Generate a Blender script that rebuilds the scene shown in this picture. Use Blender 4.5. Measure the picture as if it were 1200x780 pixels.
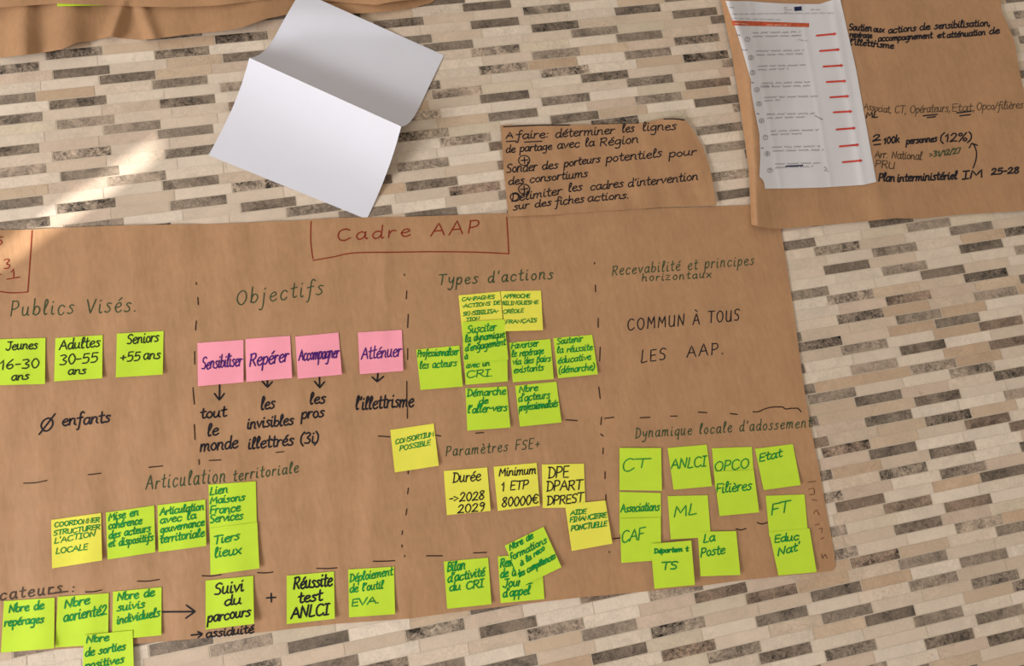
import bpy, math, random
from mathutils import Vector, Matrix
for o in list(bpy.data.objects): bpy.data.objects.remove(o)
SC = bpy.context.scene
COL = SC.collection
random.seed(7)

# ------------------------------------------------------------------ camera
# Pose solved from the floor's 100 x 20 mm brick grid (metres; floor is z = 0).
R = [[0.976951873106872, -0.18037002026699328, 0.11415644275229872],
     [-0.15484613935510547, -0.9669388481937284, -0.20261277595602195],
     [0.14692756977434046, 0.18026624654291304, -0.9725823202164103]]
T = [-0.8596329742116605, -0.5187690081862782, 1.3470906181585518]
FPX = 858.22
RM = Matrix(R)
CAM = -(RM.transposed() @ Vector(T))
cd = bpy.data.cameras.new('camera')
cd.sensor_fit = 'HORIZONTAL'; cd.sensor_width = 36; cd.lens = FPX / 1200 * 36
cd.clip_start = 0.01; cd.clip_end = 100
cam = bpy.data.objects.new('camera', cd); COL.objects.link(cam)
rot = Matrix((Vector(R[0]), -Vector(R[1]), -Vector(R[2]))).transposed()
cam.matrix_world = Matrix.Translation(CAM) @ rot.to_4x4()
SC.camera = cam

# ------------------------------------------------------------------ light
SC.view_settings.view_transform = 'Standard'
SC.view_settings.look = 'None'
SC.view_settings.gamma = 1
SC.view_settings.use_curve_mapping = False
SC.view_settings.exposure = 0.0
w = bpy.data.worlds.new('world'); SC.world = w; w.use_nodes = True
w.node_tree.nodes['Background'].inputs[0].default_value = (1.0, 0.91, 0.81, 1)
w.node_tree.nodes['Background'].inputs[1].default_value = 0.50

def area(name, loc, target, sx, sy, power, color):
    l = bpy.data.lights.new(name, 'AREA'); l.shape = 'RECTANGLE'
    l.size = sx; l.size_y = sy; l.energy = power; l.color = color
    o = bpy.data.objects.new(name, l); COL.objects.link(o); o.location = loc
    o.rotation_euler = (Vector(target) - Vector(loc)).to_track_quat('-Z', 'Y').to_euler()
    return o
area('window_daylight', (-3.0, -1.7, 1.75), (0.5, -0.6, 0), 2.0, 1.6, 214, (0.95, 0.96, 1.0))
SUN_AZ = math.radians(32.5); SUN_EL = math.radians(25)
sl = bpy.data.lights.new('sun', 'SUN'); sl.energy = 8.5; sl.angle = 0.006; sl.color = (1, 0.98, 0.95)
sun = bpy.data.objects.new('sun', sl); COL.objects.link(sun)
SUND = Vector((math.cos(SUN_AZ) * math.cos(SUN_EL), math.sin(SUN_AZ) * math.cos(SUN_EL), -math.sin(SUN_EL)))
sun.rotation_euler = SUND.to_track_quat('-Z', 'Y').to_euler()
sun.location = (-5, -4, 3)

# ------------------------------------------------------------------ helpers
def un(x, y, z=0.0):
    """photo pixel -> world point at height z"""
    d = RM.transposed() @ Vector(((x - 600) / FPX, (y - 390) / FPX, 1))
    s = (z - CAM.z) / d.z
    return CAM + d * s
def px(P):
    q = RM @ Vector(P) + Vector(T)
    return (600 + FPX * q.x / q.z, 390 + FPX * q.y / q.z)
def lin(c):
    c /= 255.0
    return c / 12.92 if c <= 0.04045 else ((c + 0.055) / 1.055) ** 2.4
def srgb(r, g, b): return (lin(r), lin(g), lin(b), 1)
def tag(o, label=None, cat=None, group=None, kind=None):
    if label: o['label'] = label
    if cat: o['category'] = cat
    if group: o['group'] = group
    if kind: o['kind'] = kind
    return o
def mesh(name, verts, faces, mat, parent=None, smooth=True):
    me = bpy.data.meshes.new(name)
    me.from_pydata([tuple(v) for v in verts], [], faces); me.update()
    if smooth:
        for p in me.polygons: p.use_smooth = True
    me.materials.append(mat)
    o = bpy.data.objects.new(name, me); COL.objects.link(o)
    if parent: o.parent = parent
    return o

# ------------------------------------------------------------------ materials
def newmat(name):
    m = bpy.data.materials.new(name); m.use_nodes = True
    nt = m.node_tree
    return m, nt, nt.nodes['Principled BSDF']
def N(nt, t, **kw):
    n = nt.nodes.new(t)
    for k, v in kw.items():
        if k in n.inputs: n.inputs[k].default_value = v
        else: setattr(n, k, v)
    return n
def ramp(nt, stops):
    n = nt.nodes.new('ShaderNodeValToRGB'); e = n.color_ramp.elements
    while len(e) < len(stops): e.new(0.5)
    for q, (p, c) in zip(e, stops): q.position = p; q.color = c
    return n
def objcoord(nt, scale=(1, 1, 1), rotz=0):
    tc = N(nt, 'ShaderNodeTexCoord'); mp = N(nt, 'ShaderNodeMapping')
    mp.inputs['Scale'].default_value = scale; mp.inputs['Rotation'].default_value = (0, 0, rotz)
    nt.links.new(tc.outputs['Object'], mp.inputs['Vector'])
    return mp.outputs['Vector']

def paper_mat(name, col, rough=0.75, var=0.05, bump=0.05, scale=25, spec=0.2, sat_stretch=(1, 1, 1), trans=0.0):
    m, nt, b = newmat(name)
    v = objcoord(nt, sat_stretch)
    n1 = N(nt, 'ShaderNodeTexNoise', Scale=scale, Detail=5.0, Roughness=0.6)
    nt.links.new(v, n1.inputs['Vector'])
    lo = tuple(c * (1 - var) for c in col[:3]) + (1,); hi = tuple(min(1, c * (1 + var)) for c in col[:3]) + (1,)
    r = ramp(nt, [(0.3, lo), (0.7, hi)])
    nt.links.new(n1.outputs['Fac'], r.inputs['Fac'])
    nt.links.new(r.outputs['Color'], b.inputs['Base Color'])
    bp = N(nt, 'ShaderNodeBump', Strength=bump, Distance=0.01)
    nt.links.new(n1.outputs['Fac'], bp.inputs['Height'])
    nt.links.new(bp.outputs['Normal'], b.inputs['Normal'])
    b.inputs['Roughness'].default_value = rough
    b.inputs['Specular IOR Level'].default_value = spec
    return m

def kraft_mat(name, col, rotz):
    """brown wrapping paper: cloudy fibre tone, fine fibres and soft handling creases"""
    m, nt, b = newmat(name)
    v = objcoord(nt)
    cloud = N(nt, 'ShaderNodeTexNoise', Scale=14.0, Detail=6.0, Roughness=0.62)
    nt.links.new(v, cloud.inputs['Vector'])
    vs = objcoord(nt, (150, 60, 60), rotz)
    fib = N(nt, 'ShaderNodeTexNoise', Scale=1.0, Detail=4.0, Roughness=0.6)
    nt.links.new(vs, fib.inputs['Vector'])
    mx = N(nt, 'ShaderNodeMath', operation='MULTIPLY_ADD'); mx.inputs[1].default_value = 0.45
    nt.links.new(fib.outputs['Fac'], mx.inputs[0])
    m2 = N(nt, 'ShaderNodeMath', operation='MULTIPLY'); m2.inputs[1].default_value = 0.55
    nt.links.new(cloud.outputs['Fac'], m2.inputs[0]); nt.links.new(m2.outputs[0], mx.inputs[2])
    lo = tuple(c * 0.90 for c in col[:3]) + (1,); hi = tuple(c * 1.09 for c in col[:3]) + (1,)
    r = ramp(nt, [(0.36, lo), (0.64, hi)])
    nt.links.new(mx.outputs[0], r.inputs['Fac'])
    nt.links.new(r.outputs['Color'], b.inputs['Base Color'])
    vc = objcoord(nt, (26, 7, 20), rotz)
    cr = N(nt, 'ShaderNodeTexNoise', Scale=1.0, Detail=3.0, Roughness=0.5)
    nt.links.new(vc, cr.inputs['Vector'])
    bp = N(nt, 'ShaderNodeBump', Strength=0.34, Distance=0.008)
    nt.links.new(cr.outputs['Fac'], bp.inputs['Height'])
    bp2 = N(nt, 'ShaderNodeBump', Strength=0.05, Distance=0.001)
    nt.links.new(fib.outputs['Fac'], bp2.inputs['Height'])
    nt.links.new(bp.outputs['Normal'], bp2.inputs['Normal'])
    nt.links.new(bp2.outputs['Normal'], b.inputs['Normal'])
    b.inputs['Roughness'].default_value = 0.62
    b.inputs['Specular IOR Level'].default_value = 0.3
    return m

def ink_mat(name, col, rough=0.6):
    m, nt, b = newmat(name)
    v = objcoord(nt)
    n = N(nt, 'ShaderNodeTexNoise', Scale=90.0, Detail=3.0)
    nt.links.new(v, n.inputs['Vector'])
    r = ramp(nt, [(0.3, tuple(c * 0.8 for c in col[:3]) + (1,)), (0.7, tuple(c * 1.25 for c in col[:3]) + (1,))])
    nt.links.new(n.outputs['Fac'], r.inputs['Fac'])
    nt.links.new(r.outputs['Color'], b.inputs['Base Color'])
    b.inputs['Roughness'].default_value = rough
    b.inputs['Specular IOR Level'].default_value = 0.2
    return m

KRAFT = kraft_mat('kraft_paper', srgb(176, 134, 96), 0.0)
WHITE = paper_mat('white_paper', srgb(218, 217, 224), 0.6, 0.012, 0.02, 18, 0.25)
DOCWHITE = paper_mat('printed_paper', srgb(212, 208, 208), 0.6, 0.015, 0.03, 18, 0.25)
LIME = paper_mat('lime_note_paper', srgb(196, 226, 58), 0.7, 0.03, 0.02, 30)
LEMON = paper_mat('lemon_note_paper', srgb(236, 229, 84), 0.7, 0.03, 0.02, 30)
PINK = paper_mat('pink_note_paper', srgb(252, 162, 178), 0.7, 0.03, 0.02, 30)
INK = {'green': ink_mat('green_ink', srgb(10, 132, 52)), 'dkgreen': ink_mat('bottle_green_ink', srgb(56, 76, 48)),
       'black': ink_mat('black_ink', srgb(30, 27, 32)), 'soot': ink_mat('faded_black_ink', srgb(80, 62, 46)),
       'olive': ink_mat('dark_olive_ink', srgb(34, 52, 26)), 'purple': ink_mat('purple_ink', srgb(78, 30, 110)),
       'red': ink_mat('brick_red_ink', srgb(134, 44, 26)), 'dash': ink_mat('brown_black_ink', srgb(52, 32, 24)),
       'print': ink_mat('grey_print', srgb(136, 133, 137)), 'circle': ink_mat('pencil_grey', srgb(120, 117, 120)),
       'arrow': ink_mat('red_marker', srgb(196, 66, 54)), 'navy': ink_mat('navy_print', srgb(30, 38, 72)),
       'bar': ink_mat('rust_print', srgb(188, 84, 52)), 'cream': ink_mat('pale_print', srgb(236, 190, 160)),
       'faint': ink_mat('faint_brown_ink', srgb(110, 74, 48))}

# floor: printed stone brick pattern, one colour per brick plus stone veining
def floor_mat():
    m, nt, b = newmat('strip_stone_floor')
    at = N(nt, 'ShaderNodeAttribute'); at.attribute_name = 'tone'
    tc = N(nt, 'ShaderNodeTexCoord')
    of = N(nt, 'ShaderNodeAttribute'); of.attribute_name = 'shift'
    add = N(nt, 'ShaderNodeVectorMath', operation='ADD')
    nt.links.new(tc.outputs['Object'], add.inputs[0]); nt.links.new(of.outputs['Vector'], add.inputs[1])
    n1 = N(nt, 'ShaderNodeTexNoise', Scale=100.0, Detail=8.0, Roughness=0.75, Distortion=1.6)
    nt.links.new(add.outputs[0], n1.inputs['Vector'])
    n2 = N(nt, 'ShaderNodeTexNoise', Scale=22.0, Detail=5.0, Roughness=0.6, Distortion=0.6)
    nt.links.new(add.outputs[0], n2.inputs['Vector'])
    # dark bricks mottle strongly, pale ones hardly (alpha of tone = mottling amount)
    mix = N(nt, 'ShaderNodeMath', operation='MULTIPLY_ADD'); mix.inputs[1].default_value = 0.6
    nt.links.new(n1.outputs['Fac'], mix.inputs[0])
    h = N(nt, 'ShaderNodeMath', operation='MULTIPLY'); h.inputs[1].default_value = 0.4
    nt.links.new(n2.outputs['Fac'], h.inputs[0]); nt.links.new(h.outputs[0], mix.inputs[2])
    sub = N(nt, 'ShaderNodeMath', operation='SUBTRACT'); sub.inputs[1].default_value = 0.49
    nt.links.new(mix.outputs[0], sub.inputs[0])
    amt = N(nt, 'ShaderNodeMath', operation='MULTIPLY')
    nt.links.new(sub.outputs[0], amt.inputs[0]); nt.links.new(at.outputs['Alpha'], amt.inputs[1])
    sc = N(nt, 'ShaderNodeMath', operation='MULTIPLY_ADD'); sc.inputs[1].default_value = 6.4; sc.inputs[2].default_value = 1.0
    nt.links.new(amt.outputs[0], sc.inputs[0])
    mul = N(nt, 'ShaderNodeVectorMath', operation='SCALE')
    nt.links.new(at.outputs['Color'], mul.inputs[0]); nt.links.new(sc.outputs[0], mul.inputs['Scale'])
    # thin dark cracks here and there
    vo = N(nt, 'ShaderNodeTexNoise', Scale=16.0, Detail=3.0, Roughness=0.7, Distortion=2.5)
    nt.links.new(add.outputs[0], vo.inputs['Vector'])
    cr = ramp(nt, [(0.485, (1, 1, 1, 1)), (0.5, (0.80, 0.76, 0.70, 1)), (0.515, (1, 1, 1, 1))])
    nt.links.new(vo.outputs['Fac'], cr.inputs['Fac'])
    n3 = N(nt, 'ShaderNodeTexNoise', Scale=9.0, Detail=2.0)
    nt.links.new(add.outputs[0], n3.inputs['Vector'])
    mk = ramp(nt, [(0.56, (0, 0, 0, 1)), (0.64, (1, 1, 1, 1))])
    nt.links.new(n3.outputs['Fac'], mk.inputs['Fac'])
    mm = N(nt, 'ShaderNodeMix', data_type='RGBA', blend_type='MULTIPLY')
    nt.links.new(mk.outputs['Color'], mm.inputs['Factor'])
    nt.links.new(mul.outputs[0], mm.inputs['A']); nt.links.new(cr.outputs['Color'], mm.inputs['B'])
    nt.links.new(mm.outputs['Result'], b.inputs['Base Color'])
    bp = N(nt, 'ShaderNodeBump', Strength=0.06, Distance=0.002)
    nt.links.new(n1.outputs['Fac'], bp.inputs['Height']); nt.links.new(bp.outputs['Normal'], b.inputs['Normal'])
    b.inputs['Roughness'].default_value = 0.5
    b.inputs['Specular IOR Level'].default_value = 0.3
    return m

# ------------------------------------------------------------------ the setting
PU, PV = 0.1, 0.1 / 4.979                     # brick pitch
ROWOFF = [0.0, -0.106, 0.102, -0.110, -0.199]  # stagger of each of the five repeating rows
DARKCOL = [0, 2, 0, 1, 2]                      # which of three columns is dark in each row
PALE = [((219, 206, 189), 6), ((214, 199, 181), 5), ((225, 213, 197), 4), ((207, 190, 170), 3), ((202, 182, 158), 2), ((206, 187, 169), 2), ((196, 172, 146), 1), ((210, 198, 176), 1)]
PALEL = [c for c, k in PALE for _ in range(k)]
DARK = [(130, 119, 107), (138, 126, 113), (122, 110, 98), (148, 135, 122), (116, 105, 94), (132, 115, 101), (158, 144, 130)]
def build_floor():
    V, F, tone, shift = [], [], [], []
    rng = random.Random(11)
    def quad(x0, y0, x1, y1, z, c, a, s):
        i = len(V)
        V.extend([(x0, y1, z), (x1, y1, z), (x1, y0, z), (x0, y0, z)])
        F.append((i, i + 1, i + 2, i + 3)); tone.append(c[:3] + (a,)); shift.append(s)
    quad(-3.4, 2.4, 4.6, -3.6, -0.0004, srgb(203, 186, 163), 0.1, (0, 0, 0))
    for r in range(-118, 178):
        o = ROWOFF[r % 5]
        for c in range(-33, 45):
            dark = (c - DARKCOL[r % 5]) % 3 == 0
            x0 = (c + o) * PU; y0 = -r * PV
            if dark:
                q = rng.choice(DARK); col = srgb(q[0] * 0.985, q[1] * 0.955, q[2] * 0.915); a = rng.choice((0.7, 0.8, 1.0, 1.2, 1.7)); gx, gy = 0.0016, 0.0011
            else:
                q = rng.choice(PALEL); col = srgb(q[0] * 0.98, q[1] * 0.953, q[2] * 0.925); a = rng.uniform(0.08, 0.22); gx, gy = 0.0005, 0.0003
            k = rng.uniform(0.95, 1.05); col = tuple(q * k for q in col[:3])
            quad(x0 + gx, y0 - gy, x0 + PU - gx, y0 - PV + gy, 0.0, col, a, (rng.uniform(-9, 9), rng.uniform(-9, 9), rng.uniform(-9, 9)))
    o = mesh('floor', V, F, floor_mat(), smooth=False)
    me = o.data
    ca = me.attributes.new('tone', 'FLOAT_COLOR', 'FACE'); sa = me.attributes.new('shift', 'FLOAT_VECTOR', 'FACE')
    for i in range(len(F)):
        ca.data[i].color = tone[i]; sa.data[i].vector = shift[i]
    tag(o, 'beige and grey strip stone floor', None, None, 'structure')
build_floor()

def build_sun_blocker():
    """unseen wall added to hold back the sun; its upright gap shapes one blade"""
    m, nt, b = newmat('blocker_white')
    n = N(nt, 'ShaderNodeTexNoise', Scale=6.0, Detail=4.0)
    r = ramp(nt, [(0.3, srgb(226, 222, 214)), (0.7, srgb(234, 230, 224))])
    nt.links.new(n.outputs['Fac'], r.inputs['Fac']); nt.links.new(r.outputs['Color'], b.inputs['Base Color'])
    b.inputs['Roughness'].default_value = 0.8
    WX = -3.2
    q = un(110, 229); k = (WX - q.x) / SUND.x          # follow the blade's middle back to the wall
    yc = q.y + SUND.y * k; hw = 0.029
    e = un(196, 170); d = (e.x - WX) / SUND.x; top = -SUND.z * d
    V, F = [], []
    def box(x0, y0, z0, x1, y1, z1):
        i = len(V)
        V.extend([(x, y, z) for x in (x0, x1) for y in (y0, y1) for z in (z0, z1)])
        F.extend([tuple(i + j for j in f) for f in ((0, 1, 3, 2), (4, 6, 7, 5), (0, 4, 5, 1), (2, 3, 7, 6), (0, 2, 6, 4), (1, 5, 7, 3))])
    box(WX - 0.02, -8, 0, WX, yc - hw, 3.2); box(WX - 0.02, yc + hw, 0, WX, 2.3, 3.2); box(WX - 0.02, yc - hw, top, WX, yc + hw, 3.2)
    o = mesh('sun_blocker_left', V, F, m, smooth=False)  # added out of view: shades the floor from the sun except the streak
    tag(o, 'unseen white wall added left of the floor to block the sun', None, None, 'structure')
build_sun_blocker()

# ------------------------------------------------------------------ sheets of paper
def resample(pts, n):
    L = [0]
    for a, b in zip(pts, pts[1:]): L.append(L[-1] + math.hypot(b[0] - a[0], b[1] - a[1]))
    out = []
    for i in range(n + 1):
        d = L[-1] * i / n; k = 0
        while k < len(L) - 2 and L[k + 1] < d: k += 1
        f = (d - L[k]) / max(1e-9, L[k + 1] - L[k])
        out.append((pts[k][0] + (pts[k + 1][0] - pts[k][0]) * f, pts[k][1] + (pts[k + 1][1] - pts[k][1]) * f))
    return out
def coons(top, right, bottom, left, ns, nt):
    """top/bottom run left to right, left/right run top to bottom"""
    t_, b_ = resample(top, ns), resample(bottom, ns); l_, r_ = resample(left, nt), resample(right, nt)
    G = []
    for j in range(nt + 1):
        v = j / nt; row = []
        for i in range(ns + 1):
            u = i / ns; p = []
            for k in (0, 1):
                p.append((1 - v) * t_[i][k] + v * b_[i][k] + (1 - u) * l_[j][k] + u * r_[j][k]
                         - ((1 - u) * (1 - v) * t_[0][k] + u * (1 - v) * t_[-1][k] + (1 - u) * v * b_[0][k] + u * v * b_[-1][k]))
            row.append(tuple(p))
        G.append(row)
    return G
def shell(name, V, ns, nt, mat, parent=None, thick=0.0003):
    """sheet with real thickness from a grid of (ns+1) x (nt+1) points, rows top to bottom; crisp cut edges"""
    w_ = ns + 1; n = len(V)
    dn = Vector((0, 0, -thick))
    VV = list(V) + [Vector(v) + dn for v in V]
    F = []; rim = []
    for j in range(nt):
        for i in range(ns):
            a = j * w_ + i
            F.append((a, a + w_, a + w_ + 1, a + 1)); F.append((n + a, n + a + 1, n + a + w_ + 1, n + a + w_))
    loop = [i for i in range(ns)] + [j * w_ + ns for j in range(nt)] + [nt * w_ + i for i in range(ns, 0, -1)] + [j * w_ for j in range(nt, 0, -1)]
    k0 = len(VV)
    for q in loop: VV.append(V[q]); VV.append(Vector(V[q]) + dn)
    m = len(loop); f0 = len(F)
    for k in range(m):
        a, b = k0 + 2 * k, k0 + 2 * ((k + 1) % m)
        F.append((a, b, b + 1, a + 1))
    o = mesh(name, VV, F, mat, parent)
    for p in o.data.polygons[f0:]: p.use_smooth = False
    return o
def sheet(name, G, zf, mat, parent=None, thick=0.0003):
    return shell(name, [un(p[0], p[1], zf(p[0], p[1])) for row in G for p in row], len(G[0]) - 1, len(G) - 1, mat, parent, thick)

# ------------------------------------------------------------------ handwriting
# stroke letters: width | strokes. x-height 10, capitals 16, tails -8. 'l' = straight corners, else smoothed
GL = {
'a': '9|8,8 5,10 2,8 1,4 3,0 6,1 8,6|8,10 8,3 9,0 10,1', 'b': '8|1,18 1,1|1,4 3,9 6,9 8,6 7,2 4,0 1,2',
'c': '8|8,8 5,10 2,8 1,4 3,0 6,0 8,2', 'd': '9|8,8 5,10 2,8 1,4 3,0 6,1 8,6|8,18 8,3 9,0 10,1',
'e': '8|1,5 5,5.5 7.5,7.5 6,10 3,9 1,5 3,0.5 6,0 8.5,2', 'f': '7|8,16 6,18 4,15 4,5 3,-6 1,-7|l0,9 7,10',
'g': '9|8,8 5,10 2,8 1,4 3,1 6,2 8,6|8,10 8,-4 6,-8 2,-7', 'h': '9|1,18 1,0|1,5 4,10 7,8 7,2 9,0',
'i': '4|1.5,10 1.5,2 3,0 4.5,1|l1.6,14 2.2,15', 'j': '5|3,10 3,-4 1,-8 -1,-7|l3,14 3.5,15',
'k': '8|1,18 1,0|l7,10 1,4|l3,6 8,0', 'l': '5|1,5 4.5,14 3,18 1.5,14 1.7,3 3,0 5,1',
'm': '13|1,10 1,0|1,5 4,10 6,8 6,0|6,5 9,10 11,8 11,2 13,0', 'n': '9|1,10 1,0|1,5 4,10 7,8 7,2 9,0',
'o': '8|5,10 2,8 1,4 4,0 7,2 7.5,6 5,10', 'p': '8|1,10 1,-8|1,6 4,10 7,9 7.5,4 5,0 1,2',
'q': '8|8,8 5,10 2,8 1,4 3,0 6,1 8,6|8,10 8,-8', 'r': '6|1,10 1,0|1,5 3.5,9.5 6.5,9',
's': '7|7,9 4,10 2,8 5,5 6,2 3,0 0,1', 't': '6|3,16 3,3 4.5,0 7,1|l0,10 6.5,11',
'u': '9|1,10 1,3 3,0 6,2 7,7|7,10 7,2 9,0', 'v': '8|l0.5,10 4,0 8,10', 'w': '12|l0,10 3,0 6,8 9,0 12,10',
'x': '8|0,10 4,5 8,0|8,10 4,5 0,0', 'y': '8|1,10 2,4 5,3 8,8|8,10 7,-4 4,-8 1,-6', 'z': '8|l0,10 7,10 0,0 8,0',
'A': '11|l0,0 5.5,16 11,0|l2,6 9,6', 'B': '9|l1,0 1,16|1,16 7,15 7,10 2,8.5 8,7 8.5,2 1,0',
'C': '11|10,14 6,16 2,13 1,7 3,1 7,0 11,3', 'D': '10|l2,0 2,16|0,16 6,15 10,9 8,2 1,0', 'E': '8|l8,16 1,16 1,0 8,0|l1,8 7,8.5',
'F': '8|l9,16 1,16 1,0|l1,8 7,8.5', 'G': '11|10,14 6,16 2,13 1,7 3,1 7,0 10,3 10,7|l6,7 10,7', 'H': '10|l1,16 1,0|l9,16 9,0|l1,8 9,8',
'I': '6|l0,16 6,16|l3,16 3,0|l0,0 6,0', 'J': '9|l2,16 10,16|7,16 7,4 4,-1 0,2', 'K': '9|l1,16 1,0|l9,16 1,7|l3,9 9,0',
'L': '8|2,16 1.5,6 1,0 8,0.5', 'M': '13|l1,0 2,16 6.5,5 11,16 12,0', 'N': '11|l1,0 1.5,16 9,0 10,16',
'O': '12|6,16 2,13 1,7 4,1 8,0.5 11,6 10,13 6,16', 'P': '9|l1,0 1.5,16|1,16 7,15.5 8.5,11 6,8 1.5,7',
'Q': '12|6,16 2,13 1,7 4,1 8,0.5 11,6 10,13 6,16|l7,4 12,-2', 'R': '10|l1,0 1.5,16|0,15 7,16 8.5,12 6,8.5 1.5,8|l4,8 9.5,0',
'S': '9|9,14 6,16 2,14 2,10 6,8 8,4 6,0.5 1,1', 'T': '10|l0,16 11,16|l5.5,16 5,0', 'U': '10|1,16 1,4 4,0 8,2 9,8|9,16 9,0',
'V': '10|l0,16 5,0 10,16', 'W': '14|l0,16 3.5,0 7,12 10.5,0 14,16', 'X': '9|l0,16 9,0|l9,16 0,0', 'Y': '9|l0,16 4.5,8 9,16|l4.5,8 4.5,0', 'Z': '9|l0,16 9,16 0,0 9,0',
'0': '9|5,16 2,13 1,7 4,0 7,2 8.5,9 5,16', '1': '6|l1,11 4,16 4,0', '2': '9|1,12 4,16 7.5,13 5,6 0.5,0 4,1 9,0.5',
'3': '9|1,15 5,16 7.5,13 4,8.5 8,5 6,0.5 1,1', '4': '9|l6,16 0,5 9,5|l6,9 6,0', '5': '9|l8,16 2,16 1.5,9|1.5,9 6,10 8,6 6,1 1,0.5',
'6': '9|7,16 2,9 1,4 4,0 7.5,3 6,7.5 1.5,5', '7': '8|l0,16 8,16 3,0', '8': '9|7.5,14 4.5,16 1.5,13 4.5,9 8,4 4.5,0 1,4 4.5,9 7.5,14',
'9': '9|7.5,13 4,16 1.5,12 4,9 7.5,12 7.5,13|7.5,13 6.5,4 4,0', '-': '6|l0.5,7 5.5,7.3', '+': '9|l1,7 8,7.3|l4.5,11 4.5,3',
'.': '3|l1,0.2 1.8,0.5', ',': '4|l2,1.5 1,-3', ':': '4|l1.5,1 2.2,1.4|l1.7,8 2.4,8.4', "'": '3|l2,17 1.5,13', '/': '6|l0,-1 6,17',
'(': '5|5,18 1.5,12 1.5,3 5,-3', ')': '5|0,18 3.5,12 3.5,3 0,-3', '%': '12|l10,17 2,-1|3,16 0.5,13.5 2.5,10.5 5,13 3,16|9,6 7,3 9,0 11.5,3 9,6',
'>': '8|l0,11 7,7 1,3', '~': '9|0,6 3,9 6,6 9,9', '*': '4|l1.2,7 2.2,7.6', '€': '10|10,13 6,15.5 3,12 2.5,7 4,2 8,0.5 10.5,2.5|l0,9.5 8,9.5|l0,6 7,6',
' ': '7|',
}
ACC = {'é': ('e', 'l4.5,12.5 7.5,15.5'), 'è': ('e', 'l2.5,15.5 5.5,12.5'), 'ê': ('e', 'l2,12.5 4.5,15 7,12.5'), 'à': ('a', 'l3.5,15.5 6.5,12.5'),
       'À': ('A', 'l3,21 6.5,18.5'), 'É': ('E', 'l3,18.5 6,21'), 'Ç': ('C', 'l7,0 6,-4'), 'Ø': ('O', 'l0,-3 12,20'), 'ô': ('o', 'l2,12.5 4.5,15 7,12.5')}
def parse(s):
    w_, *st = s.split('|'); out = []
    for q in st:
        if not q: continue
        sharp = q[0] == 'l'
        out.append((sharp, [tuple(float(a) for a in p.split(',')) for p in q.lstrip('l').split()]))
    return float(w_), out
def glyph(ch):
    if ch in ACC:
        b, extra = ACC[ch]; return parse(GL[b] + '|' + extra)
    return parse(GL[ch])
def smooth(pts, k=5):
    if len(pts) < 3: return pts
    closed = pts[0] == pts[-1]; n = len(pts); out = []
    for i in range(n - 1):
        p0 = pts[i - 1] if i > 0 else (pts[-2] if closed else pts[0]); p1, p2 = pts[i], pts[i + 1]
        p3 = pts[i + 2] if i + 2 < n else (pts[1] if closed else pts[-1])
        for j in range(k):
            t = j / k; t2, t3 = t * t, t * t * t
            out.append(tuple(0.5 * (2 * p1[a] + (p2[a] - p0[a]) * t + (2 * p0[a] - 5 * p1[a] + 4 * p2[a] - p3[a]) * t2 + (3 * p1[a] - p0[a] - 3 * p2[a] + p3[a]) * t3) for a in (0, 1)))
    out.append(pts[-1]); return out
def dens(pts, step):
    out = [pts[0]]
    for a, b in zip(pts, pts[1:]):
        n = max(1, int(math.hypot(b[0] - a[0], b[1] - a[1]) / step))
        for i in range(1, n + 1): out.append((a[0] + (b[0] - a[0]) * i / n, a[1] + (b[1] - a[1]) * i / n))
    return out
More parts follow.
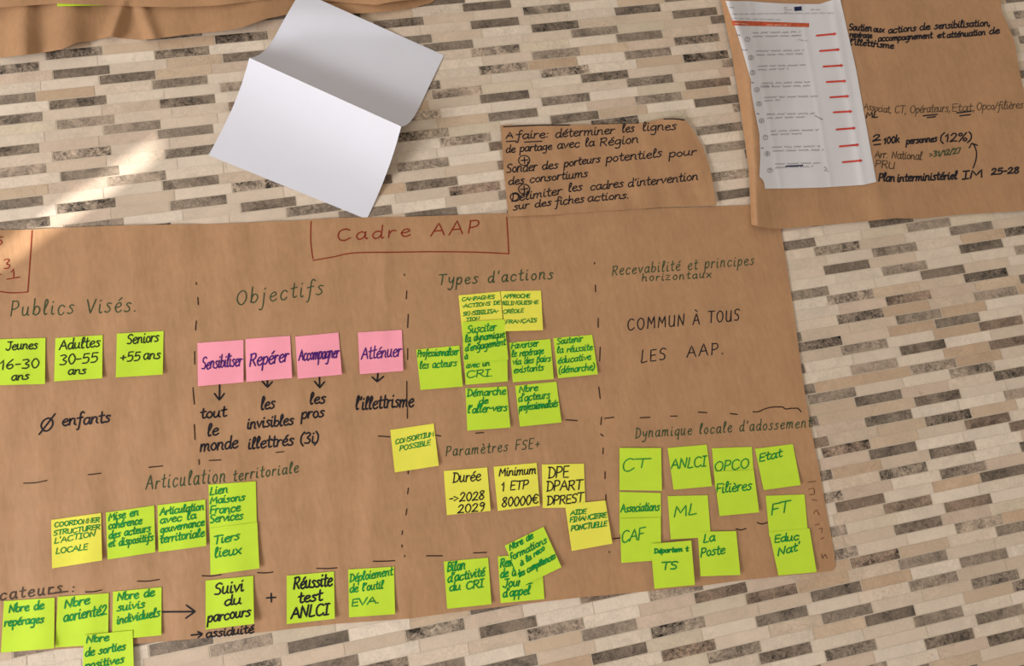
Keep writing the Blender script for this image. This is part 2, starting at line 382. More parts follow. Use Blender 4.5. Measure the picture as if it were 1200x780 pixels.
class Pen:
    """collects pen strokes lying on a sheet; build() links them as one mesh"""
    def __init__(s, zf, lift=0.00045): s.zf = zf; s.lift = lift; s.V = []; s.F = []; s.rng = random.Random(5)
    def pt(s, x, y):
        if hasattr(s.zf, 'clamp'): x, y = s.zf.clamp(x, y)          # ink stays on its note
        return un(x, y, s.zf(x, y) + s.lift)
    def stroke(s, pts, wd):
        pts = dens(pts, 3.0)
        q = [pts[0]]
        for p in pts[1:]:
            if math.hypot(p[0] - q[-1][0], p[1] - q[-1][1]) > 0.05: q.append(p)
        if len(q) == 1: q.append((q[0][0] + 0.3, q[0][1]))
        h = wd / 2; i0 = len(s.V); n = len(q); row = []
        for i, p in enumerate(q):
            a, b = q[max(0, i - 1)], q[min(n - 1, i + 1)]
            dx, dy = b[0] - a[0], b[1] - a[1]; L = math.hypot(dx, dy) or 1
            nx, ny = -dy / L * h, dx / L * h
            row.append((p, (nx, ny), (dx / L * h, dy / L * h)))
        P = []
        p, nn, d = row[0]; P.append(((p[0] - d[0] + nn[0] * .3, p[1] - d[1] + nn[1] * .3), (p[0] - d[0] - nn[0] * .3, p[1] - d[1] - nn[1] * .3)))
        for p, nn, d in row: P.append(((p[0] + nn[0], p[1] + nn[1]), (p[0] - nn[0], p[1] - nn[1])))
        p, nn, d = row[-1]; P.append(((p[0] + d[0] + nn[0] * .3, p[1] + d[1] + nn[1] * .3), (p[0] + d[0] - nn[0] * .3, p[1] + d[1] - nn[1] * .3)))
        for a, b in P: s.V.append(s.pt(*a)); s.V.append(s.pt(*b))
        for k in range(len(P) - 1): s.F.append((i0 + 2 * k, i0 + 2 * k + 1, i0 + 2 * k + 3, i0 + 2 * k + 2))
    def text(s, t, x0, y0, x1, y1, h, wd, slant=0.12, wob=0.5, gap=2.0):
        """h = capital height in photo pixels; the baseline runs from (x0,y0) to (x1,y1)"""
        tot = sum(glyph(c)[0] + gap for c in t) - gap
        L = math.hypot(x1 - x0, y1 - y0); ux, uy = (x1 - x0) / L, (y1 - y0) / L
        kx, ky = L / tot, h / 16.0; cx = 0
        for c in t:
            gw, st = glyph(c); jy = s.rng.uniform(-wob, wob); js = s.rng.uniform(0.94, 1.06)
            for sharp, pts in st:
                pp = pts if sharp else smooth(pts)
                out = []
                for gx, gy in pp:
                    X = (cx + gx) * kx + slant * gy * ky; Y = (gy * js + jy) * ky
                    out.append((x0 + ux * X, y0 + uy * X - Y))
                s.stroke(out, wd)
            cx += gw + gap
    def line(s, pts, wd, sm=True): s.stroke(smooth(pts) if sm else pts, wd)
    def circle(s, x, y, r, wd, ry=None):
        ry = ry or r
        s.stroke([(x + r * math.cos(a * math.pi / 9), y + ry * math.sin(a * math.pi / 9)) for a in range(19)], wd)
    def scribble(s, x0, y0, x1, y1, h, wd):
        n = max(3, int((x1 - x0) / (h * 0.75))); pts = []; gap = 0
        for i in range(n + 1):
            f = i / n; x, y = x0 + (x1 - x0) * f, y0 + (y1 - y0) * f
            gap += 1
            if gap > s.rng.randint(5, 11):
                if len(pts) > 1: s.stroke(pts, wd)
                pts = []; gap = 0; continue
            pts.append((x, y - h * (0.5 if i % 2 else -0.5) * s.rng.uniform(0.4, 1.0)))
        if len(pts) > 1: s.stroke(pts, wd)
    def poly(s, quad, n=12):
        A, B, C_, D_ = quad; i0 = len(s.V)
        for j in range(3):
            v = j / 2
            for i in range(n + 1):
                u = i / n
                s.V.append(s.pt(*[(1 - u) * (1 - v) * A[k] + u * (1 - v) * B[k] + u * v * C_[k] + (1 - u) * v * D_[k] for k in (0, 1)]))
        for j in range(2):
            for i in range(n):
                a = i0 + j * (n + 1) + i; s.F.append((a, a + n + 1, a + n + 2, a + 1))
    def build(s, name, mat, parent):
        return mesh(name, s.V, s.F, mat, parent, smooth=False)
def sub(o, s):
    return lambda x, y: (o[0] + x / s, o[1] + y / s)

# ---- big brown sheet in the middle
def bump1(x, c, w_): return math.exp(-((x - c) / w_) ** 2)
def z_main(x, y):
    z = 0.0022
    fade = max(0.0, min(1.0, (640 - x) / 400)) * 0.8 + 0.2
    z += 0.0008 * fade * math.sin((x + 0.12 * y) / 9.0 + 1.3 * math.sin(y / 70.0))
    z += 0.0007 * math.sin((x - 0.3 * y) / 31.0 + math.sin(y / 55.0)) + 0.0005 * math.sin(x / 90.0 + y / 48.0)
    z += 0.0016 * bump1(x + 0.06 * y, 471, 7) * max(0, min(1, (y - 240) / 60)) * (1 if y < 420 else 0.5)   # crease by the box
    z += 0.0022 * bump1(x - 0.05 * (y - 700), 474, 9) * bump1(y, 715, 60)                                     # small pucker at the lower edge
    z += 0.0016 * bump1(y - 0.0 * x, 262 - x * 0.02, 7) * bump1(x, 60, 80)
    return max(0.0012, z)
main_G = coons([(-75, 272), (0, 269.4), (37, 268.8), (75, 266.6), (153, 263.8), (259, 262), (340, 258.7), (396, 255), (473, 254), (594, 249.8), (839, 241.5), (880, 240), (909, 239)],
               [(909, 239), (915, 268), (922, 310), (931, 370), (939, 430), (945, 472), (954, 520), (962, 560), (967, 590), (973, 622), (978, 650), (979, 664), (976, 668.5)],
               [(-75, 771), (0, 764.5), (95, 758.7), (160, 754), (230, 748), (310, 740), (395, 730.5), (480, 724.5), (533, 717), (583, 711), (677, 700), (767, 691.7), (817, 686.7), (867, 680), (913, 675), (957, 670.7), (976, 668.5)],
               [(-75, 272), (-75, 771)], 210, 96)
MAIN = sheet('kraft_paper_sheet', main_G, z_main, KRAFT)
tag(MAIN, 'largest brown kraft paper sheet, spread across the middle and covered in sticky notes', 'paper sheet', 'brown kraft paper sheets')
def writing(name, ink, parent, zf, o, s, texts=(), wd=1.6, lines=(), slant=0.12, hk=1.0):
    """each written line is a part of its sheet"""
    f = sub(o, s)
    for k, t in enumerate(texts):
        (a, b), (c, d) = f(t[1], t[2]), f(t[3], t[4])
        if hasattr(zf, 'inv'):                      # keep the line between the note's edges
            hh = 0.12 * t[5] / s * hk * 0.6 + wd * 0.5
            for _ in range(60):
                if zf.inv(c + hh, d)[0] <= 0.985: break
                c -= 0.01 * (c - a); d -= 0.01 * (d - b)
        p = Pen(zf); p.rng.seed(len(t[0]) * 7 + k)
        p.text(t[0], a, b, c, d, t[5] / s * hk * (0.8 if name == 'heading' else 1), t[6] if len(t) > 6 else wd, slant, 0.5, 4.0 if name == 'heading' else 0.9)
        p.build(name, INK[ink], parent)
    if lines:
        for l in lines:
            p = Pen(zf); p.line([f(*q) for q in l], wd, sm=len(l) > 2); p.build('pen_line', INK[ink], parent)
C4, C5, C6, C7, C8, C9 = (0, 260), (400, 260), (800, 260), (0, 520), (400, 520), (800, 520)
writing('heading', 'red', MAIN, z_main, (340, 240), 4.286, [('Cadre', 232, 180, 600, 157, 68), ('AAP', 706, 158, 945, 136, 80)], 1.5)
writing('title_frame', 'red', MAIN, z_main, (0, 0), 1, [], 1.3, [[(364.5, 259.5), (364, 282), (366.6, 303)], [(366.8, 305), (390, 301), (415, 296.2), (462, 295.4), (510, 294.8), (562, 295.5), (596, 297.2)], [(596.2, 297.2), (595, 275), (593.8, 254.5)]], 0)
writing('title_frame', 'red', MAIN, z_main, (0, 0), 1, [('3', 4, 315, 12, 314, 11.5), ('1', 12, 326, 18, 325, 10), ('s', -4, 288, 3, 286, 15)], 1.3, [[(37.5, 270), (35.5, 300), (32.5, 342)], [(32.5, 342), (15, 343), (0, 341.5)], [(8, 327), (23, 324.5)], [(-3, 322), (1, 321.5)]], 0)
for t in [('Publics Visés.', 35, 330, 478, 314, 62), ('Objectifs', 828, 293, 1133, 253, 62)]:
    writing('heading', 'dkgreen', MAIN, z_main, C4, 3, [t], 1.35)
writing('heading', 'dkgreen', MAIN, z_main, C5, 3, [("Types d'actions", 340, 222, 742, 200, 45)], 1.4)
writing('heading', 'dkgreen', MAIN, z_main, (0, 0), 1, [('Recevabilité et principes', 717, 322.5, 883, 310, 14), ('horizontaux', 752, 329.5, 833, 325, 10.5)], 1.1)
writing('heading', 'dkgreen', MAIN, z_main, (0, 0), 1, [("Dynamique locale d'adossement", 744, 513, 950, 500, 14)], 1.15)
writing('heading', 'dkgreen', MAIN, z_main, (0, 0), 1, [('Paramètres FSE+', 522, 534.5, 632, 525, 14)], 1.15)
writing('heading', 'dkgreen', MAIN, z_main, C7, 3, [('Articulation', 512, 160, 790, 132, 58), ('territoriale', 818, 130, 1047, 100, 44)], 1.3)
writing('heading', 'black', MAIN, z_main, (0, 0), 1, [('COMMUN', 735, 387, 802, 381, 17), ('À TOUS', 812, 380, 866, 375, 16), ('LES', 751, 425, 780, 421, 17), ('AAP.', 805, 418, 848, 414, 17)], 1.3, [], 0.03)
writing('heading', 'soot', MAIN, z_main, C7, 3, [('cateurs', -3, 548, 215, 522, 45), (':', 250, 521, 262, 519, 40)], 1.9, [[(170, 527), (238, 518)]])
hw = [('Ø', 138, 738, 186, 730, 52), ('enfants', 216, 716, 385, 703, 42), ('tout', 703, 690, 793, 682, 38), ('le', 727, 753, 766, 748, 42), ('les', 915, 660, 964, 655, 44),
      ('invisibles', 867, 727, 1030, 712, 40), ('les', 1087, 641, 1142, 635, 40), ('pros', 1058, 692, 1138, 684, 38)]
writing('handwriting', 'black', MAIN, z_main, C4, 3, hw, 2.0, (), 0.12, 0.88)
writing('handwriting', 'black', MAIN, z_main, (0, 0), 1, [('monde', 234, 529, 278, 524.5, 14.5), ('illettrés (3i)', 290, 526, 373, 518.5, 14), ("l'illettrisme", 416, 480, 484, 476, 16)], 2.0, (), 0.12, 0.88)
writing('handwriting', 'black', MAIN, z_main, C7, 3, [('assiduité', 722, 680, 890, 663, 27)], 1.9, [[(672, 672), (708, 668)], [(695, 660), (710, 668), (697, 680)], [(937, 541), (969, 539)], [(953, 525), (954, 555)]])
for o_, sh, hd in [(C4, [(772, 562), (771, 624)], [(754, 603), (771, 626), (788, 603)]), (C4, [(940, 538), (940, 578)], [(922, 560), (940, 581), (957, 562)]),
               (C4, [(1122, 532), (1124, 580)], [(1106, 560), (1124, 583), (1140, 562)]), (C5, [(130, 515), (126, 558)], [(108, 545), (126, 561), (148, 543)]),
               (C7, [(572, 590), (684, 589)], [(655, 567), (686, 589), (653, 612)])]:
    p = Pen(z_main); f = sub(o_, 3); p.line([f(*q) for q in sh], 2.1); p.line([f(*q) for q in hd], 2.0, False); p.build('arrow', INK['black'], MAIN)
def dashes(items, wd=1.3, ink='dash', name='divider_dash'):
    for o_, s_, l in items:
        p = Pen(z_main); f = sub(o_, s_); p.line([f(*q) for q in l], wd)
        p.build(name, INK[ink], MAIN)
def D(o_, *ls): return [(o_, 3, [(l[i], l[i + 1]) for i in range(0, len(l), 2)]) for l in ls]
dashes(D(C4, (690, 212, 690, 220), (695, 265, 697, 290), (690, 348, 687, 380), (684, 455, 684, 500), (678, 582, 683, 640), (683, 712, 685, 765)) + D(C7, (699, 55, 700, 72)))
dashes(D(C5, (222, 183, 222, 188), (230, 242, 228, 270), (235, 325, 233, 370), (233, 445, 233, 483), (230, 560, 230, 622), (232, 655, 232, 690)) +
       D(C8, (235, 90, 235, 105), (235, 155, 233, 175), (230, 228, 227, 250), (215, 305, 213, 318), (213, 355, 213, 363), (222, 392, 222, 396)))
dashes(D(C5, (890, 143, 890, 147), (893, 222, 894, 245), (903, 338, 903, 370), (910, 440, 908, 488), (905, 580, 910, 620), (915, 685, 912, 712), (911, 745, 921, 752)) +
       D(C8, (920, 15, 920, 35), (927, 97, 927, 122), (930, 178, 930, 198), (942, 378, 942, 382)))
dashes(D(C5, (130, 752, 170, 755), (325, 748, 350, 752), (472, 742, 500, 740), (790, 695, 830, 698), (925, 690, 958, 686), (1050, 688, 1085, 686), (1157, 682, 1180, 682)) +
       D(C6, (55, 668, 85, 670), (168, 673, 192, 676), (248, 667, 268, 666, 290, 656, 320, 650, 350, 650), (353, 650, 362, 657, 385, 654), (388, 655, 405, 655, 416, 667)))
dashes(D(C7, (83, 138, 125, 136, 165, 128), (310, 108, 355, 103), (523, 82, 572, 77), (735, 58, 777, 56), (970, 30, 998, 27)))
dashes(D(C7, (300, 520, 330, 519, 357, 513), (483, 482, 520, 482, 560, 476), (710, 463, 745, 464, 778, 459), (905, 452, 935, 453, 960, 450), (1113, 437, 1150, 438, 1185, 435)) +
       D(C8, (112, 412, 150, 412, 188, 410), (300, 393, 355, 393), (465, 383, 510, 381), (955, 333, 980, 330)) + D(C9, (188, 298, 205, 302, 223, 297), (262, 276, 278, 281, 298, 276)))
dashes(D(C9, (440, 134, 468, 131), (442, 160, 460, 156, 462, 176, 446, 178), (455, 195, 472, 199), (460, 245, 470, 232, 480, 250), (465, 285, 480, 281), (478, 300, 490, 296, 488, 312), (485, 335, 497, 328), (488, 385, 492, 402, 500, 388, 508, 402)), 0.9, 'faint', 'faint_pen_mark')

# ------------------------------------------------------------------ sticky notes
NOTEGROUP = 'sticky notes on the brown paper'
def note(color, o, s, quad, label, texts, ink, wd=1.5, level=0, lift=0.0035, side=0.0, base=None, slant=0.12, lines=(), twist=0.0):
    zb = base or z_main
    f = sub(o, s); A, B, Cc, Dd = [f(*q) for q in quad]
    def q2(u, v):
        return ((1 - u) * (1 - v) * A[0] + u * (1 - v) * B[0] + u * v * Cc[0] + (1 - u) * v * Dd[0],
                (1 - u) * (1 - v) * A[1] + u * (1 - v) * B[1] + u * v * Cc[1] + (1 - u) * v * Dd[1])
    def inv(x, y):
        u, v = 0.5, 0.5
        for _ in range(5):
            p = q2(u, v); e = (p[0] - x, p[1] - y)
            ux, uy = (1 - v) * (B[0] - A[0]) + v * (Cc[0] - Dd[0]), (1 - v) * (B[1] - A[1]) + v * (Cc[1] - Dd[1])
            vx, vy = (1 - u) * (Dd[0] - A[0]) + u * (Cc[0] - B[0]), (1 - u) * (Dd[1] - A[1]) + u * (Cc[1] - B[1])
            d = ux * vy - uy * vx
            u -= (e[0] * vy - e[1] * vx) / d; v -= (ux * e[1] - uy * e[0]) / d
        return u, v
    cu, cv = sum(q[0] for q in (A, B, Cc, Dd)) / 4, sum(q[1] for q in (A, B, Cc, Dd)) / 4
    def zf(x, y):
        u, v = inv(x, y)
        v_ = min(1.05, max(0, v)); u_ = min(1.05, max(-.05, u))
        return max(zb(x, y), zb(cu, cv) * 0.0) + 0.0011 + 0.0013 * level + lift * v_ ** 2.2 * (1 + side * (u_ - 0.5) * 2) + twist * (u_ ** 3) * v_ ** 1.5
    def clamp(x, y):
        u, v = inv(x, y)
        return q2(min(0.992, max(0.008, u)), min(0.992, max(0.008, v)))
    zf.clamp = clamp; zf.inv = inv
    n = 10
    V = []; F = []
    for j in range(n + 1):
        for i in range(n + 1):
            p = q2(i / n, j / n); V.append(un(p[0], p[1], zf(*p)))
    m = {'lime': LIME, 'lemon': LEMON, 'pink': PINK}[color]
    ob = shell('sticky_note', V, n, n, m, None, 0.00015)
    tag(ob, label, 'sticky note', NOTEGROUP)
    if texts or lines:
        low = sum(c.islower() for t in texts for c in t[0]) > 0.5 * sum(c.isalpha() for t in texts for c in t[0]) and ink == 'green'
        writing('handwriting', ink, ob, zf, o, s, texts, wd * (1.08 if low else 1.05), lines, slant, 0.71 if low else (0.74 if ink == 'green' and len(texts) > 1 and len(texts[0][0]) > 3 else 0.86))
    return ob

# left: the three age groups
note('lime', C4, 3, [(-12, 412), (160, 407), (158, 569), (-14, 574)], 'lime sticky note reading "Jeunes 16-30 ans" at the left end of the age notes', [('Jeunes', 20, 450, 130, 445, 34), ('16-30', -4, 519, 136, 511, 36), ('ans', 38, 558, 100, 552, 30)], 'olive', 1.5)
note('lime', C4, 3, [(195, 408), (361, 397), (359, 549), (190, 560)], 'lime sticky note reading "Adultes 30-55 ans"', [('Adultes', 208, 448, 350, 438, 38), ('30-55', 207, 503, 343, 492, 38), ('ans', 237, 537, 301, 533, 30)], 'olive', 1.5)
note('lime', C4, 3, [(411, 392), (575, 383), (572, 536), (407, 546)], 'lime sticky note reading "Seniors +55 ans"', [('Seniors', 445, 428, 556, 420, 38), ('+55', 420, 492, 492, 486, 36), ('ans', 502, 484, 562, 480, 36)], 'olive', 1.5)
# pink aims
note('pink', C4, 3, [(694, 425), (856, 414), (856, 563), (696, 577)], 'pink sticky note reading "Sensibiliser", above the words "tout le monde"', [('Sensibiliser', 708, 518, 860, 503, 46)], 'purple', 1.5)
note('pink', C4, 3, [(863, 411), (1020, 400), (1027, 548), (866, 562)], 'pink sticky note reading "Repérer" in purple', [('Repérer', 876, 506, 1012, 490, 50)], 'purple', 1.7)
note('pink', C4, 3, [(1038, 403), (1190, 388), (1202, 536), (1047, 551)], 'pink sticky note reading "Accompagner", above the words "les pros"', [('Accompagner', 1050, 487, 1198, 474, 44)], 'purple', 1.5)
note('pink', C5, 3, [(58, 388), (213, 379), (218, 523), (65, 535)], 'pink sticky note reading "Atténuer", set apart to the right of the other pinks', [('Atténuer', 70, 483, 214, 470, 46)], 'purple', 1.5)
# types of action
note('lime', C5, 3, [(263, 448), (415, 434), (427, 578), (278, 590)], 'lime sticky note reading "Professionnaliser les acteurs"', [('Professionnaliser', 267, 475, 418, 466, 34), ('les acteurs', 274, 516, 404, 506, 34)], 'green', 1.2)
note('lemon', C5, 3, [(412, 258), (558, 244), (572, 392), (426, 402)], 'yellow sticky note beginning "CAMPAGNES", its lower half under a lime note', [('CAMPAGNES', 423, 278, 538, 269, 17), ('*ACTIONS DE', 424, 302, 560, 289, 17), ('SENSIBILISA-', 427, 330, 552, 318, 18), ('TION', 438, 349, 485, 344, 16)], 'green', 1.0, 0, 0.0008)
note('lemon', C5, 3, [(560, 243), (702, 241), (709, 380), (575, 384)], 'yellow sticky note about bilingual French and Creole, beside the "CAMPAGNES" note', [('APPROCHE', 570, 268, 662, 266, 17), ('BILINGUISME', 563, 292, 692, 288, 17), ('CRÉOLE', 567, 322, 640, 317, 17), ('FRANÇAIS', 577, 358, 686, 351, 17)], 'green', 1.0)
note('lime', C5, 3, [(427, 428), (583, 422), (585, 560), (437, 572)], 'lime sticky note ending in "CRI.", tucked under the "Susciter" note', [('avec un', 438, 513, 520, 505, 26), ('CRI.', 438, 548, 532, 541, 34)], 'green', 1.2, 1, 0.001)
note('lime', C5, 3, [(425, 352), (573, 342), (587, 483), (430, 492)], 'lime sticky note beginning "Susciter la dynamique", overlapping the "CAMPAGNES" note', [('Susciter', 442, 392, 543, 380, 36), ('la dynamique', 434, 422, 580, 404, 32), ("d'engagement", 434, 455, 580, 430, 32), ('à', 432, 482, 443, 481, 26)], 'green', 1.3, 2, 0.002)
note('lime', C5, 3, [(590, 424), (735, 411), (747, 552), (603, 563)], 'lime sticky note beginning "Favoriser le repérage"', [('Favoriser', 597, 446, 692, 436, 32), ('le repérage', 598, 475, 710, 463, 32), ('via des pairs', 601, 502, 735, 489, 30), ('existants', 605, 531, 710, 521, 30)], 'green', 1.2)
note('lime', C5, 3, [(745, 408), (882, 396), (902, 535), (762, 549)], 'lime sticky note beginning "Soutenir la réussite éducative"', [('Soutenir', 757, 431, 847, 419, 30), ('la réussite', 757, 461, 882, 450, 30), ('éducative', 760, 498, 876, 483, 30), ('(démarche)', 763, 532, 890, 519, 32)], 'green', 1.2)
note('lime', C5, 3, [(436, 585), (582, 577), (594, 722), (443, 733)], 'lime sticky note beginning "Démarche de l\'aller-vers"', [('Démarche', 441, 614, 577, 605, 34), ('de', 482, 641, 515, 637, 30), ("l'aller-vers", 443, 672, 586, 662, 36)], 'green', 1.4)
note('lime', C5, 3, [(611, 575), (756, 561), (774, 704), (628, 719)], 'lime sticky note reading "Nbre d\'acteurs professionnalisés"', [('Nbre', 624, 599, 690, 592, 32), ("d'acteurs", 621, 632, 732, 618, 34), ('professionnalisés', 624, 664, 768, 647, 34)], 'green', 1.3)
# programme settings
note('lemon', (0, 0), 1, [(457.3, 503.5), (508.3, 496), (514.2, 545.5), (462.6, 553.3)], 'yellow sticky note reading "CONSORTIUM POSSIBLE"', [('CONSORTIUM', 463, 520.5, 511, 510, 7.5), ('POSSIBLE', 468, 528, 504, 521, 7.5)], 'green', 1.1)
note('lemon', C8, 3, [(360, 95), (513, 82), (525, 235), (371, 250)], 'yellow sticky note reading "Durée 2028 2029"', [('Durée', 390, 136, 488, 128, 38), ('->2028', 378, 206, 502, 194, 34), ('2029', 407, 244, 504, 234, 34)], 'black', 1.4)
note('lemon', C8, 3, [(535, 80), (687, 66), (698, 217), (550, 235)], 'yellow sticky note reading "Minimum 1 ETP 80000€"', [('Minimum', 553, 113, 690, 104, 32), ('1 ETP', 560, 166, 656, 156, 34), ('80000€', 562, 222, 696, 209, 38)], 'black', 1.4)
note('lemon', C8, 3, [(705, 72), (853, 69), (858, 222), (708, 225)], 'yellow sticky note reading "DPE DPART DPREST"', [('DPE', 725, 120, 798, 116, 44), ('DPART', 720, 166, 846, 159, 38), ('DPREST', 722, 215, 850, 203, 36)], 'black', 1.4, 0, 0.0008, 0, None, 0.08)
note('lemon', C8, 3, [(786, 213), (928, 198), (953, 350), (810, 376)], 'yellow sticky note about occasional financial aid, overlapping the corner of the "DPE" note', [('AIDE', 805, 250, 860, 244, 22), ('FINANCIERE', 803, 275, 937, 256, 22), ('PONCTUELLE', 807, 306, 932, 288, 24)], 'green', 1.3, 1)
# indicators, lower middle
note('lime', C8, 3, [(24, 441), (185, 431), (189, 598), (27, 609)], 'lime sticky note beginning "Déploiement de l\'outil"', [('Déploiement', 28, 486, 188, 458, 38), ("de l'outil", 28, 522, 146, 507, 36), ('EVA.', 35, 571, 132, 558, 34)], 'green', 1.4)
note('lime', C8, 3, [(360, 413), (516, 399), (528, 563), (372, 579)], 'lime sticky note reading "Bilan d\'activité du CRI"', [('Bilan', 372, 449, 434, 440, 44), ("d'activité", 372, 487, 502, 462, 40), ('du CRI', 378, 517, 498, 503, 38)], 'green', 1.6)
note('lime', C8, 3, [(550, 395), (703, 386), (714, 545), (560, 559)], 'lime sticky note ending in "d\'appel", mostly under a tilted lime note', [('Rempl', 558, 434, 624, 425, 40), ('de d', 558, 471, 612, 462, 40), ('Jour', 568, 504, 632, 497, 40), ("d'appel", 566, 540, 662, 527, 40)], 'green', 1.6, 0, 0.001, 0, None, 0.12, [[(648, 493), (670, 489)]])
note('lime', C8, 3, [(574, 357), (711, 291), (774, 433), (637, 499)], 'lime sticky note tilted strongly, beginning "Nbre de formations"', [('Nbre de', 592, 374, 674, 331, 34), ('formations', 592, 412, 722, 346, 34), ('à la reco', 630, 430, 714, 372, 30), ('des compétences', 620, 470, 764, 396, 32)], 'green', 1.5, 1, 0.003, 0, None, -0.15)
# local dynamics, right
note('lime', C8, 3, [(978, 14), (1124, 14), (1127, 164), (978, 162)], 'lime sticky note reading "CT"', [('C', 985, 98, 1028, 92, 52), ('T', 1030, 84, 1080, 82, 34)], 'green', 1.3, 1, 0.0014)
note('lime', C8, 3, [(978, 168), (1123, 172), (1125, 318), (978, 316)], 'lime sticky note reading "Associations", its lower half under the "CAF" note', [('Associations', 982, 240, 1127, 232, 38)], 'green', 1.4, 0, 0.0005)
note('lime', C8, 3, [(980, 262), (1122, 258), (1125, 408), (984, 418)], 'lime sticky note reading "CAF"', [('CAF', 983, 347, 1062, 334, 46)], 'green', 1.4, 1, 0.001)
note('lime', (720, 624), 5, [(212, 65), (450, 45), (472, 305), (235, 328)], 'lime sticky note reading "Département TS" on the lower edge of the sheet', [('Départem t', 232, 121, 430, 106, 36), ('TS', 274, 219, 366, 212, 64)], 'green', 1.6, 3, 0.003)
note('lime', (0, 0), 1, [(782.3, 524.7), (828.3, 520.7), (834.3, 569.5), (789.3, 573.5)], 'lime sticky note between the "CT" and "OPCO" notes', [('ANLCI', 786, 549.5, 827, 546, 13)], 'green', 1.4)
note('lime', (0, 0), 1, [(782.3, 581), (829.3, 580), (833, 629), (786, 631.7)], 'lime sticky note reading "ML"', [('ML', 789, 605.5, 816, 602, 14)], 'green', 1.4, 0, 0.0012)
note('lime', C9, 3, [(53, 308), (188, 306), (203, 460), (63, 465)], 'lime sticky note at the lower edge, right of the "Département TS" note', [('La', 72, 346, 112, 340, 38), ('Poste', 62, 398, 147, 384, 40)], 'green', 1.5, 1, 0.003)
note('lime', C9, 3, [(103, 15), (243, 10), (253, 150), (115, 158)], 'lime sticky note reading "OPCO", its lower half under another lime note', [('OPCO', 110, 96, 232, 84, 40)], 'green', 1.4, 0, 0.0006)
note('lime', C9, 3, [(109, 97), (250, 91), (269, 240), (130, 253)], 'lime sticky note reading "Filières"', [('Filières', 117, 174, 241, 160, 44)], 'green', 1.4, 1, 0.003)
note('lime', C9, 3, [(254, 17), (387, 0), (415, 144), (285, 162)], 'lime sticky note reading "Etat"', [('Etat', 268, 62, 347, 44, 38)], 'green', 1.5)
note('lime', C9, 3, [(292, 182), (428, 177), (441, 318), (305, 325)], 'lime sticky note reading "FT", its bottom under another lime note', [('FT', 310, 249, 373, 238, 42)], 'green', 1.5, 0, 0.0008)
note('lime', C9, 3, [(304, 309), (446, 297), (471, 450), (337, 462)], 'lime sticky note reading "Educ Nat" near the sheet\'s lower right corner', [('Educ', 322, 346, 407, 336, 36), ("Nat'", 333, 393, 410, 373, 38)], 'green', 1.6, 1, 0.003)
# territorial links
note('lemon', C7, 3, [(180, 267), (355, 242), (359, 409), (183, 437)], 'yellow sticky note beginning "COORDONNER STRUCTURER"', [('COORDONNER', 190, 293, 354, 273, 22), ('STRUCTURER', 187, 322, 354, 298, 22), ("L'ACTION", 190, 350, 334, 324, 25), ('LOCALE', 195, 386, 306, 370, 26)], 'green', 1.15)
note('lime', C7, 3, [(372, 241), (542, 216), (546, 380), (378, 406)], 'lime sticky note beginning "Mise en"', [('Mise en', 380, 270, 485, 251, 36), ('cohérence', 380, 300, 497, 280, 34), ('des acteurs', 381, 333, 527, 307, 34), ('et dispositifs', 380, 363, 537, 339, 34)], 'green', 1.5)
note('lime', C7, 3, [(554, 215), (722, 195), (725, 358), (557, 380)], 'lime sticky note beginning "Articulation avec la gouvernance"', [('Articulation', 562, 251, 717, 230, 34), ('avec la', 561, 280, 687, 262, 34), ('gouvernance', 562, 313, 720, 285, 34), ('territoriale', 561, 349, 720, 323, 38)], 'green', 1.5)
note('lime', C7, 3, [(733, 143), (899, 131), (903, 290), (737, 308)], 'lime sticky note beginning "Lien Maisons", its bottom under another lime note', [('Lien', 737, 179, 799, 170, 38), ('Maisons', 737, 211, 859, 198, 34), ('France', 737, 246, 843, 236, 38), ('Services', 736, 278, 852, 264, 38)], 'green', 1.5, 0, 0.0006)
note('lime', C7, 3, [(737, 296), (904, 275), (912, 437), (740, 460)], 'lime sticky note reading "Tiers lieux"', [('Tiers', 750, 354, 840, 335, 38), ('lieux', 752, 400, 846, 385, 42)], 'green', 1.6, 1, 0.003)
# indicators, lower left
note('lime', C7, 3, [(14, 552), (192, 540), (190, 718), (3, 733)], 'lime sticky note reading "Nbre de repérages" in the lower left corner', [('Nbre de', 30, 592, 152, 580, 38), ('repérages', 14, 641, 152, 627, 36)], 'green', 1.7, 0, 0.004, 0.4)
note('lime', C7, 3, [(203, 537), (382, 524), (380, 703), (194, 715)], 'lime sticky note beginning "Nbre" in large letters, second in the bottom left row', [('Nbre', 225, 577, 313, 561, 42), ('aorienté2', 221, 625, 384, 596, 46)], 'green', 1.7, 0, 0.0016)
note('lime', C7, 3, [(397, 519), (568, 503), (567, 672), (394, 688)], 'lime sticky note beginning "Nbre de suivis", left of the long black arrow', [('Nbre de', 411, 550, 541, 534, 38), ('suivis', 411, 587, 507, 574, 36), ('individuels', 409, 633, 568, 603, 38)], 'green', 1.6, 0, 0.002)
note('lime', C7, 3, [(294, 672), (466, 655), (472, 830), (290, 848)], 'lime sticky note beginning "Nbre de sorties", hanging over the bottom edge', [('Nbre', 302, 699, 381, 691, 36), ('de sorties', 298, 747, 439, 722, 36), ('positives', 298, 792, 434, 768, 36)], 'green', 1.6, 2, 0.002)
note('lime', C7, 3, [(723, 480), (890, 463), (893, 632), (723, 652)], 'lime sticky note reading "Suivi du parcours" in black', [('Suivi', 752, 531, 854, 517, 44), ('du', 786, 570, 847, 561, 38), ('parcours', 728, 627, 879, 604, 38)], 'black', 1.9, 0, 0.003, 0, None, 0.12, (), 0.004)
note('lime', C7, 3, [(1008, 463), (1174, 448), (1177, 614), (1008, 633)], 'lime sticky note beginning "Réussite test" in black', [('Réussite', 1031, 511, 1167, 497, 46), ('test', 1047, 559, 1130, 549, 40), ('ANLCI', 1023, 614, 1154, 599, 46)], 'black', 2.1)

